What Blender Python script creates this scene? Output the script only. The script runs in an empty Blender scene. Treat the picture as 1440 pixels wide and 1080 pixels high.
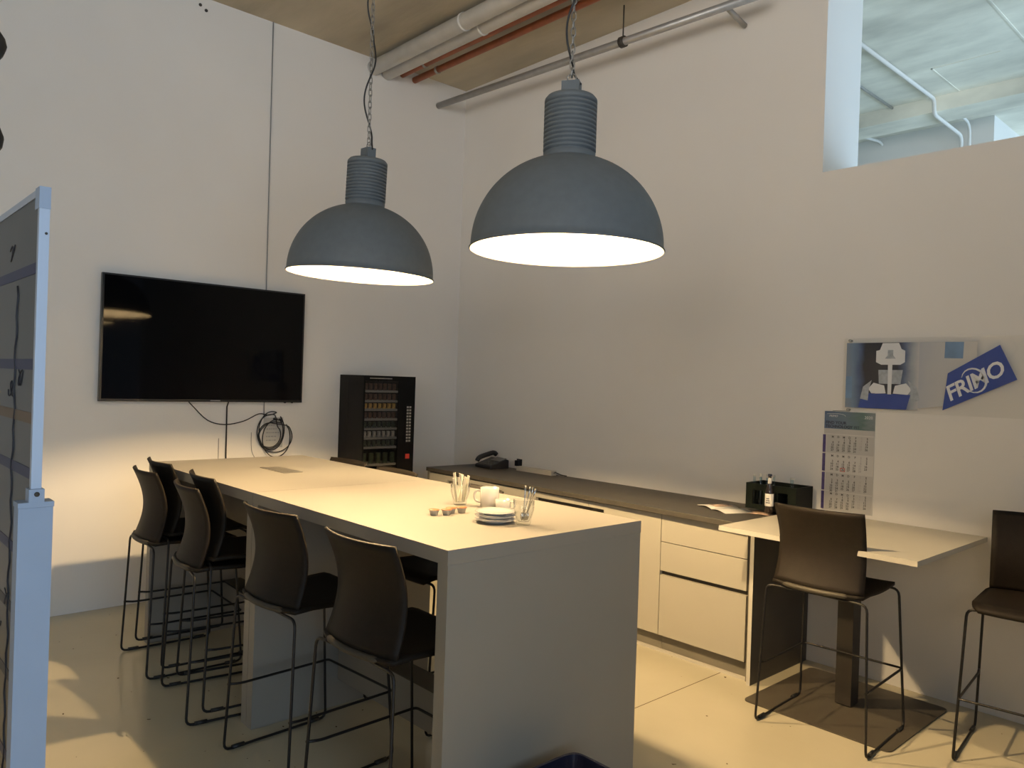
import bpy, bmesh, math, random
from mathutils import Vector, Matrix
random.seed(7)
sc = bpy.context.scene
COL = sc.collection
PI = math.pi
R = math.radians
H = 4.43                                   # ceiling height

# ------------------------------------------------------------------ materials
def mat(name, col, rough=.5, metal=0., noise=0., nscale=6., bump=0., bscale=60., spec=.5, coat=0., stretch=None):
    m = bpy.data.materials.new(name); m.use_nodes = True
    nt = m.node_tree; b = nt.nodes['Principled BSDF']
    b.inputs['Base Color'].default_value = (*col, 1)
    b.inputs['Roughness'].default_value = rough
    b.inputs['Metallic'].default_value = metal
    b.inputs['Specular IOR Level'].default_value = spec
    b.inputs['Coat Weight'].default_value = coat
    if noise or bump:
        tc = nt.nodes.new('ShaderNodeTexCoord')
        src = tc.outputs['Object']
        if stretch:
            mp = nt.nodes.new('ShaderNodeMapping'); mp.inputs['Scale'].default_value = stretch
            nt.links.new(src, mp.inputs['Vector']); src = mp.outputs['Vector']
    if noise:
        n = nt.nodes.new('ShaderNodeTexNoise'); n.inputs['Scale'].default_value = nscale
        n.inputs['Detail'].default_value = 6
        r = nt.nodes.new('ShaderNodeValToRGB')
        lo = [c*(1-noise) for c in col]; hi = [min(1, c*(1+noise)) for c in col]
        r.color_ramp.elements[0].position = .3; r.color_ramp.elements[0].color = (*lo, 1)
        r.color_ramp.elements[1].position = .7; r.color_ramp.elements[1].color = (*hi, 1)
        nt.links.new(src, n.inputs['Vector']); nt.links.new(n.outputs['Fac'], r.inputs['Fac'])
        nt.links.new(r.outputs['Color'], b.inputs['Base Color'])
    if bump:
        n2 = nt.nodes.new('ShaderNodeTexNoise'); n2.inputs['Scale'].default_value = bscale
        n2.inputs['Detail'].default_value = 4
        bp = nt.nodes.new('ShaderNodeBump'); bp.inputs['Strength'].default_value = bump
        bp.inputs['Distance'].default_value = .01
        nt.links.new(src, n2.inputs['Vector']); nt.links.new(n2.outputs['Fac'], bp.inputs['Height'])
        nt.links.new(bp.outputs['Normal'], b.inputs['Normal'])
    return m

def emit(name, col, s):
    m = bpy.data.materials.new(name); m.use_nodes = True
    b = m.node_tree.nodes['Principled BSDF']
    b.inputs['Base Color'].default_value = (*col, 1)
    b.inputs['Emission Color'].default_value = (*col, 1)
    b.inputs['Emission Strength'].default_value = s
    return m

def thin_glass(name, tint=(.96, .97, .97), refl=1.0):
    m = bpy.data.materials.new(name); m.use_nodes = True
    nt = m.node_tree; nt.nodes.clear()
    o = nt.nodes.new('ShaderNodeOutputMaterial'); mx = nt.nodes.new('ShaderNodeMixShader')
    t = nt.nodes.new('ShaderNodeBsdfTransparent'); t.inputs['Color'].default_value = (*tint, 1)
    g = nt.nodes.new('ShaderNodeBsdfGlossy'); g.inputs['Roughness'].default_value = .02
    f = nt.nodes.new('ShaderNodeLayerWeight'); f.inputs['Blend'].default_value = .5
    pw = nt.nodes.new('ShaderNodeMath'); pw.operation = 'POWER'; pw.inputs[1].default_value = 4
    mu = nt.nodes.new('ShaderNodeMath'); mu.operation = 'MULTIPLY_ADD'; mu.inputs[1].default_value = .85*refl; mu.inputs[2].default_value = .035*refl
    nt.links.new(f.outputs['Facing'], pw.inputs[0]); nt.links.new(pw.outputs[0], mu.inputs[0]); nt.links.new(mu.outputs[0], mx.inputs['Fac'])
    nt.links.new(t.outputs[0], mx.inputs[1]); nt.links.new(g.outputs[0], mx.inputs[2])
    nt.links.new(mx.outputs[0], o.inputs['Surface'])
    return m

M = {}
M['wall'] = mat('wall_paint', (.80, .775, .735), .9, noise=.02, nscale=1.2, bump=.05, bscale=90, spec=.2)
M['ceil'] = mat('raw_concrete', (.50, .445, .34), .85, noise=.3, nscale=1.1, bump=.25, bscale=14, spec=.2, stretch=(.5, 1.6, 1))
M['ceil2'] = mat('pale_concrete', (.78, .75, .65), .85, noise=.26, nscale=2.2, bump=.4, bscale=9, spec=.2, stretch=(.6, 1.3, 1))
M['white_lam'] = mat('white_laminate', (.285, .266, .230), .45, noise=.015, nscale=3, spec=.3)
M['cab'] = mat('cabinet_laminate', (.385, .36, .295), .42, noise=.015, nscale=3)
M['edge'] = mat('edge_band', (.50, .47, .40), .5)
M['plinth'] = mat('plinth_grey', (.17, .155, .12), .5, noise=.06, nscale=8)
M['worktop'] = mat('worktop_charcoal', (.062, .056, .045), .5, noise=.12, nscale=22)
M['dark_panel'] = mat('dark_grey_panel', (.07, .06, .044), .55, noise=.08, nscale=5)
M['recess'] = mat('shadow_gap', (.05, .042, .032), .6)
M['stool_seat'] = mat('stool_shell', (.012, .009, .006), .6, noise=.12, nscale=40, bump=.08, bscale=220, spec=.2)
M['lip'] = mat('stool_lip_lit', (.045, .038, .026), .6, noise=.1, nscale=40)  # lighter shell tone: light from the floor painted into the rear lip
M['stool_metal'] = mat('stool_frame', (.013, .012, .012), .42, metal=.3)
M['glide'] = mat('black_plastic', (.012, .012, .012), .5)
M['lamp'] = mat('lamp_lacquer', (.118, .136, .148), .62, noise=.05, nscale=30, bump=.05, bscale=300)
M['lamp_in'] = mat('lamp_white', (.46, .445, .41), .6)
M['bulb'] = emit('lit_bulb', (1, .70, .36), 8700)
M['bulb_tip'] = mat('bulb_tip', (.6,.6,.58), .3, metal=.8)
M['chain'] = mat('zinc_chain', (.30, .29, .27), .4, metal=.8)
M['cord'] = mat('black_cord', (.012, .012, .013), .5)
M['tv'] = mat('tv_bezel', (.008, .008, .009), .35)
M['screen'] = mat('tv_glass', (.002, .002, .0025), .05, spec=.14)
M['grey_txt'] = mat('grey_print', (.30, .30, .30), .6)
M['paper'] = mat('white_paper', (.52, .51, .48), .8)
M['vend'] = mat('vending_black', (.004, .004, .004), .45, spec=.15)
M['vend2'] = mat('vending_side', (.006, .0058, .0055), .5, spec=.15)
M['alu'] = mat('shelf_aluminium', (.42, .41, .38), .4, metal=.5)
M['glass'] = thin_glass('clear_glass', refl=1.3)
M['vpane'] = thin_glass('window_glass', (.75, .75, .75), .8)
M['pipe_w'] = mat('insulated_pipe', (.72, .70, .66), .7, noise=.06, nscale=9, bump=.15, bscale=25)
M['copper'] = mat('copper_pipe', (.42, .13, .05), .45, metal=.35, noise=.15, nscale=12)
M['steel'] = mat('galvanised_pipe', (.42, .41, .39), .42, metal=.55, noise=.08, nscale=18)
M['silver'] = mat('silver_frame', (.40, .45, .53), .4, metal=.25)
M['post'] = mat('post_grey', (.31, .375, .48), .5, noise=.03, nscale=9)
M['board'] = mat('board_face', (.020, .021, .021), .35, noise=.3, nscale=7)
M['tape_b'] = mat('blue_tape', (.016, .019, .07), .5)
M['tape_o'] = mat('brown_tape', (.12, .07, .03), .5)
M['ink'] = mat('board_ink', (.02, .021, .03), .5)
M['blue'] = mat('print_blue', (.022, .06, .30), .45, noise=.12, nscale=5)
M['blue_soft'] = mat('print_soft_blue', (.16, .27, .44), .5, noise=.2, nscale=9)
M['print_w'] = mat('print_white', (.72, .74, .76), .5)
M['print_g'] = mat('print_grey', (.36, .40, .45), .5, noise=.2, nscale=40)
M['print_k'] = mat('print_black', (.02, .024, .035), .5)
M['acrylic'] = thin_glass('acrylic_sheet', (.985, .985, .98), .5)
M['china'] = mat('white_china', (.58, .56, .52), .18, coat=.5)
M['cup_grey'] = mat('cup_band', (.55, .55, .54), .3)
M['sugar'] = mat('sugar_paper', (.80, .76, .62), .7)
M['spoon'] = mat('spoon_steel', (.62, .60, .56), .18, metal=1.)
M['cream'] = mat('creamer_tub', (.50, .48, .46), .35)
M['orange'] = mat('creamer_foil', (.45, .13, .04), .4, noise=.3, nscale=90)
M['crate'] = mat('crate_plastic', (.004, .007, .005), .5, spec=.15)
M['bottle'] = mat('bottle_glass', (.025, .016, .012), .08, coat=.5)
M['bottle_c'] = thin_glass('clear_bottle', (.80, .88, .92), 1.2)
M['label'] = mat('bottle_label', (.78, .76, .70), .6)
M['cap'] = mat('pale_cap', (.62, .60, .54), .4)
M['red'] = mat('red_marker', (.55, .045, .03), .4)
M['purple'] = mat('calendar_tab', (.055, .04, .16), .55, noise=.35, nscale=50)
M['num'] = mat('calendar_number', (.06, .055, .05), .6)
M['num_l'] = mat('calendar_number_light', (.42, .40, .40), .6)
M['navy'] = mat('navy_print', (.018, .022, .05), .6)
M['bin'] = mat('navy_bin', (.010, .012, .035), .4)
M['phone'] = mat('phone_black', (.014, .014, .015), .4)
M['phone_g'] = mat('phone_grey', (.15, .15, .14), .35)
M['strip'] = mat('strip_white', (.50, .47, .41), .5)
M['grey_top'] = mat('table_laminate', (.50, .47, .39), .38, noise=.02, nscale=4)
M['column'] = mat('column_black', (.035, .030, .024), .45, metal=.2)
M['plate_m'] = mat('base_plate', (.085, .074, .055), .5, metal=.2, noise=.1, nscale=7)
M['flap'] = mat('cable_flap', (.20, .185, .155), .35, metal=.3)
M['mag'] = mat('magazine_print', (.42, .30, .22), .5, noise=.7, nscale=28)
M['foil_a'] = mat('snack_gold', (.75, .42, .10), .35, noise=.5, nscale=40)
M['foil_b'] = mat('snack_brown', (.13, .06, .035), .45, noise=.5, nscale=40)
M['foil_c'] = mat('snack_green', (.05, .07, .035), .45, noise=.5, nscale=40)
M['foil_d'] = mat('snack_white', (.60, .56, .48), .45, noise=.4, nscale=40)
M['foil_e'] = mat('snack_red', (.20, .045, .025), .45, noise=.6, nscale=30)

def floor_material():
    m = bpy.data.materials.new('epoxy_floor'); m.use_nodes = True
    nt = m.node_tree; b = nt.nodes['Principled BSDF']; N = nt.nodes.new; L = nt.links.new
    tc = N('ShaderNodeTexCoord'); sx = N('ShaderNodeSeparateXYZ'); L(tc.outputs['Object'], sx.inputs[0])
    n = N('ShaderNodeTexNoise'); n.inputs['Scale'].default_value = 1.3; n.inputs['Detail'].default_value = 7
    L(tc.outputs['Object'], n.inputs['Vector'])
    r = N('ShaderNodeValToRGB')
    r.color_ramp.elements[0].position = .3; r.color_ramp.elements[0].color = (.50, .455, .33, 1)
    r.color_ramp.elements[1].position = .75; r.color_ramp.elements[1].color = (.57, .52, .385, 1)
    L(n.outputs['Fac'], r.inputs['Fac'])
    # saw-cut expansion joints every 4 m
    md = N('ShaderNodeMath'); md.operation = 'SUBTRACT'; md.inputs[1].default_value = 3.3525; L(sx.outputs['X'], md.inputs[0])
    ab = N('ShaderNodeMath'); ab.operation = 'ABSOLUTE'; L(md.outputs[0], ab.inputs[0])
    lt = N('ShaderNodeMath'); lt.operation = 'LESS_THAN'; lt.inputs[1].default_value = .0028; L(ab.outputs[0], lt.inputs[0])
    n3 = N('ShaderNodeTexNoise'); n3.inputs['Scale'].default_value = 26; n3.inputs['Detail'].default_value = 1
    L(tc.outputs['Object'], n3.inputs['Vector'])
    sp = N('ShaderNodeMath'); sp.operation = 'GREATER_THAN'; sp.inputs[1].default_value = .775; L(n3.outputs['Fac'], sp.inputs[0])
    mxs = N('ShaderNodeMath'); mxs.operation = 'MAXIMUM'; L(lt.outputs[0], mxs.inputs[0]); L(sp.outputs[0], mxs.inputs[1])
    mx = N('ShaderNodeMixRGB'); mx.inputs['Color2'].default_value = (.12, .085, .045, 1)
    L(mxs.outputs[0], mx.inputs['Fac']); L(r.outputs['Color'], mx.inputs['Color1']); L(mx.outputs[0], b.inputs['Base Color'])
    b.inputs['Roughness'].default_value = .22; b.inputs['Specular IOR Level'].default_value = .5
    n2 = N('ShaderNodeTexNoise'); n2.inputs['Scale'].default_value = 9; bp = N('ShaderNodeBump')
    bp.inputs['Strength'].default_value = .06; bp.inputs['Distance'].default_value = .01
    L(tc.outputs['Object'], n2.inputs['Vector']); L(n2.outputs['Fac'], bp.inputs['Height']); L(bp.outputs['Normal'], b.inputs['Normal'])
    return m
M['floor'] = floor_material()

def print_material(name, stops, noise=.15):
    """printed sheet: colours change along object X with a soft blotchy photograph look"""
    m = bpy.data.materials.new(name); m.use_nodes = True
    nt = m.node_tree; b = nt.nodes['Principled BSDF']; N = nt.nodes.new; L = nt.links.new
    tc = N('ShaderNodeTexCoord'); sx = N('ShaderNodeSeparateXYZ'); L(tc.outputs['Generated'], sx.inputs[0])
    n = N('ShaderNodeTexNoise'); n.inputs['Scale'].default_value = 4; n.inputs['Detail'].default_value = 5
    L(tc.outputs['Generated'], n.inputs['Vector'])
    sb = N('ShaderNodeMath'); sb.operation = 'MULTIPLY_ADD'; sb.inputs[1].default_value = noise; sb.inputs[2].default_value = -noise/2
    L(n.outputs['Fac'], sb.inputs[0])
    ad = N('ShaderNodeMath'); ad.operation = 'ADD'; L(sx.outputs['X'], ad.inputs[0]); L(sb.outputs[0], ad.inputs[1])
    r = N('ShaderNodeValToRGB'); el = r.color_ramp.elements
    el[0].position = stops[0][0]; el[0].color = (*stops[0][1], 1)
    el[1].position = stops[-1][0]; el[1].color = (*stops[-1][1], 1)
    for p, c in stops[1:-1]:
        e = el.new(p); e.color = (*c, 1)
    L(ad.outputs[0], r.inputs['Fac']); L(r.outputs['Color'], b.inputs['Base Color'])
    b.inputs['Roughness'].default_value = .4
    return m
M['photo'] = print_material('machine_photo', [(0, (.20, .25, .32)), (.10, (.16, .24, .36)), (.20, (.06, .10, .20)), (.27, (.02, .025, .04)),
        (.72, (.02, .025, .04)), (.82, (.10, .14, .24)), (.92, (.32, .36, .42)), (1, (.50, .51, .52))], .14)
M['fade'] = print_material('poster_fade', [(0, (.42, .45, .50)), (.35, (.50, .51, .52)), (1, (.60, .58, .54))], .3)
M['cal_head'] = print_material('calendar_photo', [(0, (.10, .15, .25)), (.45, (.13, .19, .24)), (.75, (.10, .17, .17)), (1, (.22, .26, .27))], .5)
M['cal_body'] = mat('calendar_paper', (.60, .585, .555), .7, noise=.03, nscale=12)
M['cal_body_d'] = mat('calendar_paper_grey', (.50, .49, .47), .7, noise=.03, nscale=12)

# ------------------------------------------------------------------ geometry helpers
class MB:
    def __init__(self): self.bm = bmesh.new()
    def box(self, x0, x1, y0, y1, z0, z1, mtx=None):
        v = [self.bm.verts.new(p) for p in ((x0,y0,z0),(x1,y0,z0),(x1,y1,z0),(x0,y1,z0),(x0,y0,z1),(x1,y0,z1),(x1,y1,z1),(x0,y1,z1))]
        for f in ((3,2,1,0),(4,5,6,7),(0,1,5,4),(1,2,6,5),(2,3,7,6),(3,0,4,7)): self.bm.faces.new([v[i] for i in f])
        if mtx: bmesh.ops.transform(self.bm, matrix=mtx, verts=v)
        return self
    def prism(self, pts, axis, a, b, mtx=None):
        """polygon pts in the two other axes, extruded along axis from a to b"""
        def P(u, w, t): return {'x':(t,u,w),'y':(u,t,w),'z':(u,w,t)}[axis]
        lo = [self.bm.verts.new(P(u,w,a)) for u,w in pts]; hi = [self.bm.verts.new(P(u,w,b)) for u,w in pts]
        n = len(pts); fs = [self.bm.faces.new(lo[::-1]), self.bm.faces.new(hi)]
        for i in range(n): fs.append(self.bm.faces.new((lo[i], lo[(i+1)%n], hi[(i+1)%n], hi[i])))
        bmesh.ops.recalc_face_normals(self.bm, faces=fs)
        if mtx: bmesh.ops.transform(self.bm, matrix=mtx, verts=lo+hi)
        return self
    def tube(self, pts, r, seg=8, closed=False, cap=True):
        pts = [Vector(p) for p in pts]; n = len(pts)
        rr = r if isinstance(r, (list, tuple)) else [r]*n
        tang = []
        for i in range(n):
            if closed: t = pts[(i+1)%n]-pts[i-1]
            else: t = pts[min(i+1,n-1)]-pts[max(i-1,0)]
            tang.append(t.normalized())
        up = Vector((0,0,1)) if abs(tang[0].z) < .9 else Vector((1,0,0))
        u = tang[0].cross(up).normalized(); rings = []
        for i in range(n):
            u = (u - tang[i]*u.dot(tang[i])).normalized(); w = tang[i].cross(u)
            rings.append([self.bm.verts.new(pts[i]+(u*math.cos(2*PI*k/seg)+w*math.sin(2*PI*k/seg))*rr[i]) for k in range(seg)])
        fs = []
        m = n if closed else n-1
        for i in range(m):
            A, B = rings[i], rings[(i+1)%n]
            off = 0
            if closed and i == n-1:
                off = min(range(seg), key=lambda o: (A[0].co-B[o].co).length)
            for k in range(seg): fs.append(self.bm.faces.new((A[k], A[(k+1)%seg], B[(k+1+off)%seg], B[(k+off)%seg])))
        if cap and not closed: fs.append(self.bm.faces.new(rings[0][::-1])); fs.append(self.bm.faces.new(rings[-1]))
        for f in fs: f.smooth = True
        if cap and not closed: fs[-1].smooth = fs[-2].smooth = False
        bmesh.ops.recalc_face_normals(self.bm, faces=fs)
        return self
    def lathe(self, prof, seg=40, c=(0,0,0), smooth=True):
        rings = []
        for r, z in prof:
            if r < 1e-6: rings.append([self.bm.verts.new((c[0],c[1],c[2]+z))])
            else: rings.append([self.bm.verts.new((c[0]+r*math.cos(2*PI*k/seg), c[1]+r*math.sin(2*PI*k/seg), c[2]+z)) for k in range(seg)])
        fs = []
        for A, B in zip(rings, rings[1:]):
            for k in range(seg):
                q = [A[k%len(A)], A[(k+1)%len(A)], B[(k+1)%len(B)], B[k%len(B)]]
                q = list(dict.fromkeys(q))
                if len(q) > 2: fs.append(self.bm.faces.new(q))
        for f in fs: f.smooth = smooth
        return self
    def grid(self, fn, nu, nv, thick=0.):
        """surface fn(u,v)->point, u,v in 0..1; thick gives it a back"""
        V = [[Vector(fn(i/nu, j/nv)) for j in range(nv+1)] for i in range(nu+1)]
        top = [[self.bm.verts.new(p) for p in row] for row in V]; fs = []
        for i in range(nu):
            for j in range(nv): fs.append(self.bm.faces.new((top[i][j], top[i+1][j], top[i+1][j+1], top[i][j+1])))
        if thick:
            def nrm(i, j):
                a = V[min(i+1,nu)][j]-V[max(i-1,0)][j]; b = V[i][min(j+1,nv)]-V[i][max(j-1,0)]
                return a.cross(b).normalized()
            bot = [[self.bm.verts.new(V[i][j]-nrm(i,j)*thick) for j in range(nv+1)] for i in range(nu+1)]
            for i in range(nu):
                for j in range(nv): fs.append(self.bm.faces.new((bot[i][j+1], bot[i+1][j+1], bot[i+1][j], bot[i][j])))
            for i in range(nu):
                fs.append(self.bm.faces.new((top[i+1][0], top[i][0], bot[i][0], bot[i+1][0])))
                fs.append(self.bm.faces.new((top[i][nv], top[i+1][nv], bot[i+1][nv], bot[i][nv])))
            for j in range(nv):
                fs.append(self.bm.faces.new((top[0][j], top[0][j+1], bot[0][j+1], bot[0][j])))
                fs.append(self.bm.faces.new((top[nu][j+1], top[nu][j], bot[nu][j], bot[nu][j+1])))
        for f in fs: f.smooth = True
        bmesh.ops.recalc_face_normals(self.bm, faces=fs)
        return self
    def build(self, name, m, parent=None, bevel=0., seg=2, loc=None):
        me = bpy.data.meshes.new(name)
        if bevel:
            es = [e for e in self.bm.edges if len(e.link_faces) == 2 and e.calc_face_angle(0) > .6]
            bmesh.ops.bevel(self.bm, geom=es, offset=bevel, segments=seg, affect='EDGES', profile=.5, clamp_overlap=True)
        self.bm.to_mesh(me); self.bm.free()
        me.materials.append(m)
        o = bpy.data.objects.new(name, me); COL.objects.link(o)
        if parent: o.parent = parent
        if loc: o.location = loc
        return o

def tag(o, label, cat, group=None, kind=None):
    o['label'] = label; o['category'] = cat
    if group: o['group'] = group
    if kind: o['kind'] = kind
    return o
def thing(name, label, cat, loc=(0,0,0), rz=0., group=None):
    o = bpy.data.objects.new(name, None); COL.objects.link(o); o.empty_display_size = .1
    o.location = loc; o.rotation_euler = (0,0,rz)
    return tag(o, label, cat, group)
def struct(mb, name, m, label, **k):
    o = mb.build(name, m, **k); o['kind'] = 'structure'; o['label'] = label
    return o
def dup(root, loc, rz, label, group=None):
    r = root.copy(); COL.objects.link(r); r.location = loc; r.rotation_euler = (0,0,rz); r['label'] = label
    if group: r['group'] = group
    for ch in list(root.children):
        c = ch.copy(); COL.objects.link(c); c.parent = r
        for g in list(ch.children):
            d = g.copy(); COL.objects.link(d); d.parent = c
    return r
def arc_path(pts, rad, n=4):
    """round the inner corners of a polyline"""
    pts = [Vector(p) for p in pts]; out = [pts[0]]
    for a, b, c in zip(pts, pts[1:], pts[2:]):
        r = min(rad, (a-b).length*.45, (c-b).length*.45)
        p, q = b+(a-b).normalized()*r, b+(c-b).normalized()*r
        for i in range(n+1):
            t = i/n; out.append(p*(1-t)**2 + b*2*t*(1-t) + q*t*t)
    return out+[pts[-1]]
def spline(pts, n=8):
    pts = [Vector(p) for p in pts]; P = [pts[0]]+pts+[pts[-1]]; out = []
    for i in range(1, len(P)-2):
        for k in range(n):
            t = k/n; a, b, c, d = P[i-1:i+3]
            out.append(.5*((2*b)+(c-a)*t+(2*a-5*b+4*c-d)*t*t+(3*b-a-3*c+d)*t**3))
    return out+[pts[-1]]
def text_mesh(s, size, m, name, parent, mtx, extrude=.0006, align='LEFT', spacing=1., line=1., shear=0., bold=0.):
    cu = bpy.data.curves.new(name, 'FONT'); cu.body = s; cu.size = size; cu.extrude = extrude
    cu.align_x = align; cu.space_character = spacing; cu.space_line = line; cu.shear = shear; cu.offset = bold
    cu.resolution_u = 3
    t = bpy.data.objects.new(name, cu); COL.objects.link(t)
    bpy.context.view_layer.update()
    me = bpy.data.meshes.new_from_object(t.evaluated_get(bpy.context.evaluated_depsgraph_get()))
    bpy.data.objects.remove(t); bpy.data.curves.remove(cu)
    me.transform(mtx); me.materials.clear(); me.materials.append(m)
    if parent is None: return me
    o = bpy.data.objects.new(name, me); COL.objects.link(o); o.parent = parent
    return o
def wallX(x, y, z, rot=0.):                 # lettering plane on the right-hand wall: faces -Y
    return Matrix.Translation((x,y,z)) @ Matrix.Rotation(PI/2,4,'X') @ Matrix.Rotation(rot,4,'Z')
def wallY(x, y, z, rot=0.):                 # lettering plane facing +X, reading towards +Y
    return Matrix.Translation((x,y,z)) @ Matrix.Rotation(PI/2,4,'Z') @ Matrix.Rotation(PI/2,4,'X') @ Matrix.Rotation(rot,4,'Z')

# ------------------------------------------------------------------ the room
XE, YF, YN = 9.6, -8.2, 6.6
b = MB().box(-.3, XE, YF, YN, -.2, 0); struct(b, 'floor', M['floor'], 'glossy beige epoxy floor')
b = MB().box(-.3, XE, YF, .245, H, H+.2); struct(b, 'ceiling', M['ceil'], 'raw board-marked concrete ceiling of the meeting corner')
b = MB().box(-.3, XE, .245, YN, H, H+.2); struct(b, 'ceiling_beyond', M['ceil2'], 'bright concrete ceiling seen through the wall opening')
b = MB().box(-.3, 0, YF, YN, 0, H); struct(b, 'wall_left', M['wall'], 'white wall carrying the television')
b = MB().box(0, 3.564, 0, .49, 0, H).box(3.564, 7.2, 0, .49, 0, 3.02).box(7.2, XE, 0, .49, 0, H)
struct(b, 'wall_right', M['wall'], 'white wall with the high opening, behind the sideboard')
b = MB().box(-.3, XE, YF-.2, YF, 0, H); struct(b, 'wall_front', M['wall'], 'white wall behind the whiteboard side')
b = MB().box(-.3, XE, YN, YN+.2, 0, H); struct(b, 'wall_beyond', M['wall'], 'far white wall of the next room')
# beam, boxed duct and conduits of the next room, seen through the opening
b = MB().box(0, XE, 3.05, 3.40, H-.14, H); struct(b, 'trim_1', M['ceil2'], 'concrete ceiling beam beyond the opening')
b = MB().box(1.6, 3.38, 3.92, YN, 2.6, H); struct(b, 'trim_2', M['wall'], 'white boxed shaft beyond the opening', bevel=.01)
b = MB().box(3.335, 3.345, 2.36, 3.04, H-.004, H).box(3.335, 3.85, 2.36, 2.375, H-.004, H).box(4.03, 4.045, .5, 3.04, H-.005, H)
struct(b, 'trim_3', M['ceil2'], 'raised formwork seams on the ceiling beyond')
def pipe(name, pts, r, m, label, cat='pipe', group=None, seg=14, rad=.05):
    o = MB().tube(arc_path(pts, rad), r, seg).build(name, m); return tag(o, label, cat, group)
pipe('conduit', [(3.14,.5,H-.03),(3.14,3.02,H-.03),(3.14,3.02,H-.17),(3.12,3.86,H-.17),(3.02,3.89,3.3)], .017, M['wall'],
     'white conduit running under the ceiling beyond the opening and bending down', 'conduit', rad=.12)
pipe('conduit', [(3.17,3.6,H-.03),(3.18,3.87,H-.05),(3.18,3.89,3.3)], .014, M['wall'], 'short bent white conduit dropping down the boxed shaft beyond the opening', 'conduit', rad=.12)
pipe('conduit', [(2.2,3.48,H-.05),(2.32,3.9,H-.05),(2.25,4.6,3.9)], .014, M['wall'], 'thin white conduit at the lower left of the wall opening', 'conduit', rad=.1)
pipe('conduit', [(2.77,1.6,H-.02),(2.76,3.03,H-.02)], .012, M['steel'], 'thin grey rod under the ceiling beyond, beside the white conduit', 'conduit')

# ------------------------------------------------------------------ pipes under the near ceiling
def run(name, y, z, r, m, label, x1=7.5, z1=None, seg=18, cat='pipe', x0=.004, y1=None):
    b = MB().tube([(x0,y,z),(x1, y if y1 is None else y1, z if z1 is None else z1)], r, seg)
    return tag(b.build(name, m), label, cat)
p1 = run('insulated_pipe', -1.03, 4.345, .062, M['pipe_w'], 'white insulated pipe under the ceiling, the one farther from the copper pipes')
p2 = run('insulated_pipe', -.892, 4.335, .055, M['pipe_w'], 'white insulated pipe under the ceiling, the one next to the copper pipes')
p3 = run('copper_pipe', -.735, 4.375, .028, M['copper'], 'reddish copper pipe beside the white insulated pipe')
p4 = run('copper_pipe', -.60, 4.362, .028, M['copper'], 'reddish copper pipe nearer the galvanised pipe')
for p, y, z, r, xs in ((p3,-.735,4.375,.028,(.35,1.45,2.5)),(p4,-.60,4.362,.028,(.35,1.5,2.55)),(p1,-1.03,4.345,.062,(1.25,2.6)),(p2,-.892,4.335,.055,(1.3,2.7))):
    for x in xs:
        MB().lathe([(r+.001,-.012),(r+.006,-.012),(r+.006,.012),(r+.001,.012)], 18).build('clamp', M['steel' if r < .05 else 'pipe_w'], p)
        o = p.children[-1]; o.location = (x,y,z); o.rotation_euler = (0,PI/2,0)
        MB().tube([(x,y,z+r),(x,y,H)], .004, 6).build('hanger_rod', M['steel'], p)
g = MB().tube([(.004,-.325,4.205),(3.3,-.25,4.14)], .028, 18).build('galvanised_pipe', M['steel'])
tag(g, 'grey galvanised pipe hung low along the right wall', 'pipe')
MB().lathe([(.029,-.02),(.04,-.02),(.04,.02),(.029,.02)], 18).build('clamp', M['recess'], g, loc=(2.16,-.276,4.1625)).rotation_euler = (0,PI/2,0)
MB().tube([(2.16,-.276,4.20),(2.16,-.276,H)], .005, 6).build('hanger_rod', M['recess'], g)
MB().tube([(3.0,-.257,4.147),(3.0,-.02,4.10)], .018, 12).build('branch', M['steel'], g)

# ------------------------------------------------------------------ bar tables (two, end to end)
def bar_table(x0, x1, label):
    t = thing('bar_table', label, 'table', (x0,-3.048,0)); L, W = x1-x0, 1.017
    MB().box(0, L, 0, W, 1.05, 1.10).build('tabletop', M['white_lam'], t, bevel=.002)
    for a in (0, L-.056):
        MB().box(a+.0005, a+.0555, .002, W-.002, 0, 1.0495).build('end_panel', M['white_lam'], t, bevel=.002)
    MB().box(.057, L-.057, .45, .57, .135, .315).build('foot_rail', M['white_lam'], t, bevel=.003)
    MB().box(.06, L-.06, .448, .572, .3155, .320).build('rail_top', M['dark_panel'], t)  # thin dark layer over the top of the foot rail
    return t
tA = bar_table(.852, 2.3265, 'white bar table at the television end, with a cable flap in its top')
tB = bar_table(2.3295, 3.8215, 'white bar table nearest the camera, with plates and cups on it')
fl = MB().box(.57, .88, .448, .564, 1.1002, 1.1022).build('cable_flap', M['flap'], tA)
MB().box(.575, .875, .505, .507, 1.1022, 1.1026).build('flap_split', M['plinth'], fl)
bx = MB().box(.60, .84, .44, .57, .97, 1.048).build('power_tray', M['recess'], tA)
cb = MB()
cb.tube(spline([(1.55,-2.57,.98),(1.60,-2.62,.80),(1.52,-2.60,.55),(1.58,-2.54,.42),(1.66,-2.55,.55),(1.62,-2.58,.75),(1.66,-2.56,.98)],10), .005, 6)
cb.tube(spline([(1.60,-2.52,.98),(1.72,-2.60,.75),(1.70,-2.62,.50),(1.64,-2.58,.40),(1.78,-2.50,.30),(1.9,-2.40,.02)],10), .005, 6)
tag(cb.build('cable', M['cord']), 'looped black power cables hanging under the far bar table', 'cable')

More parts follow.
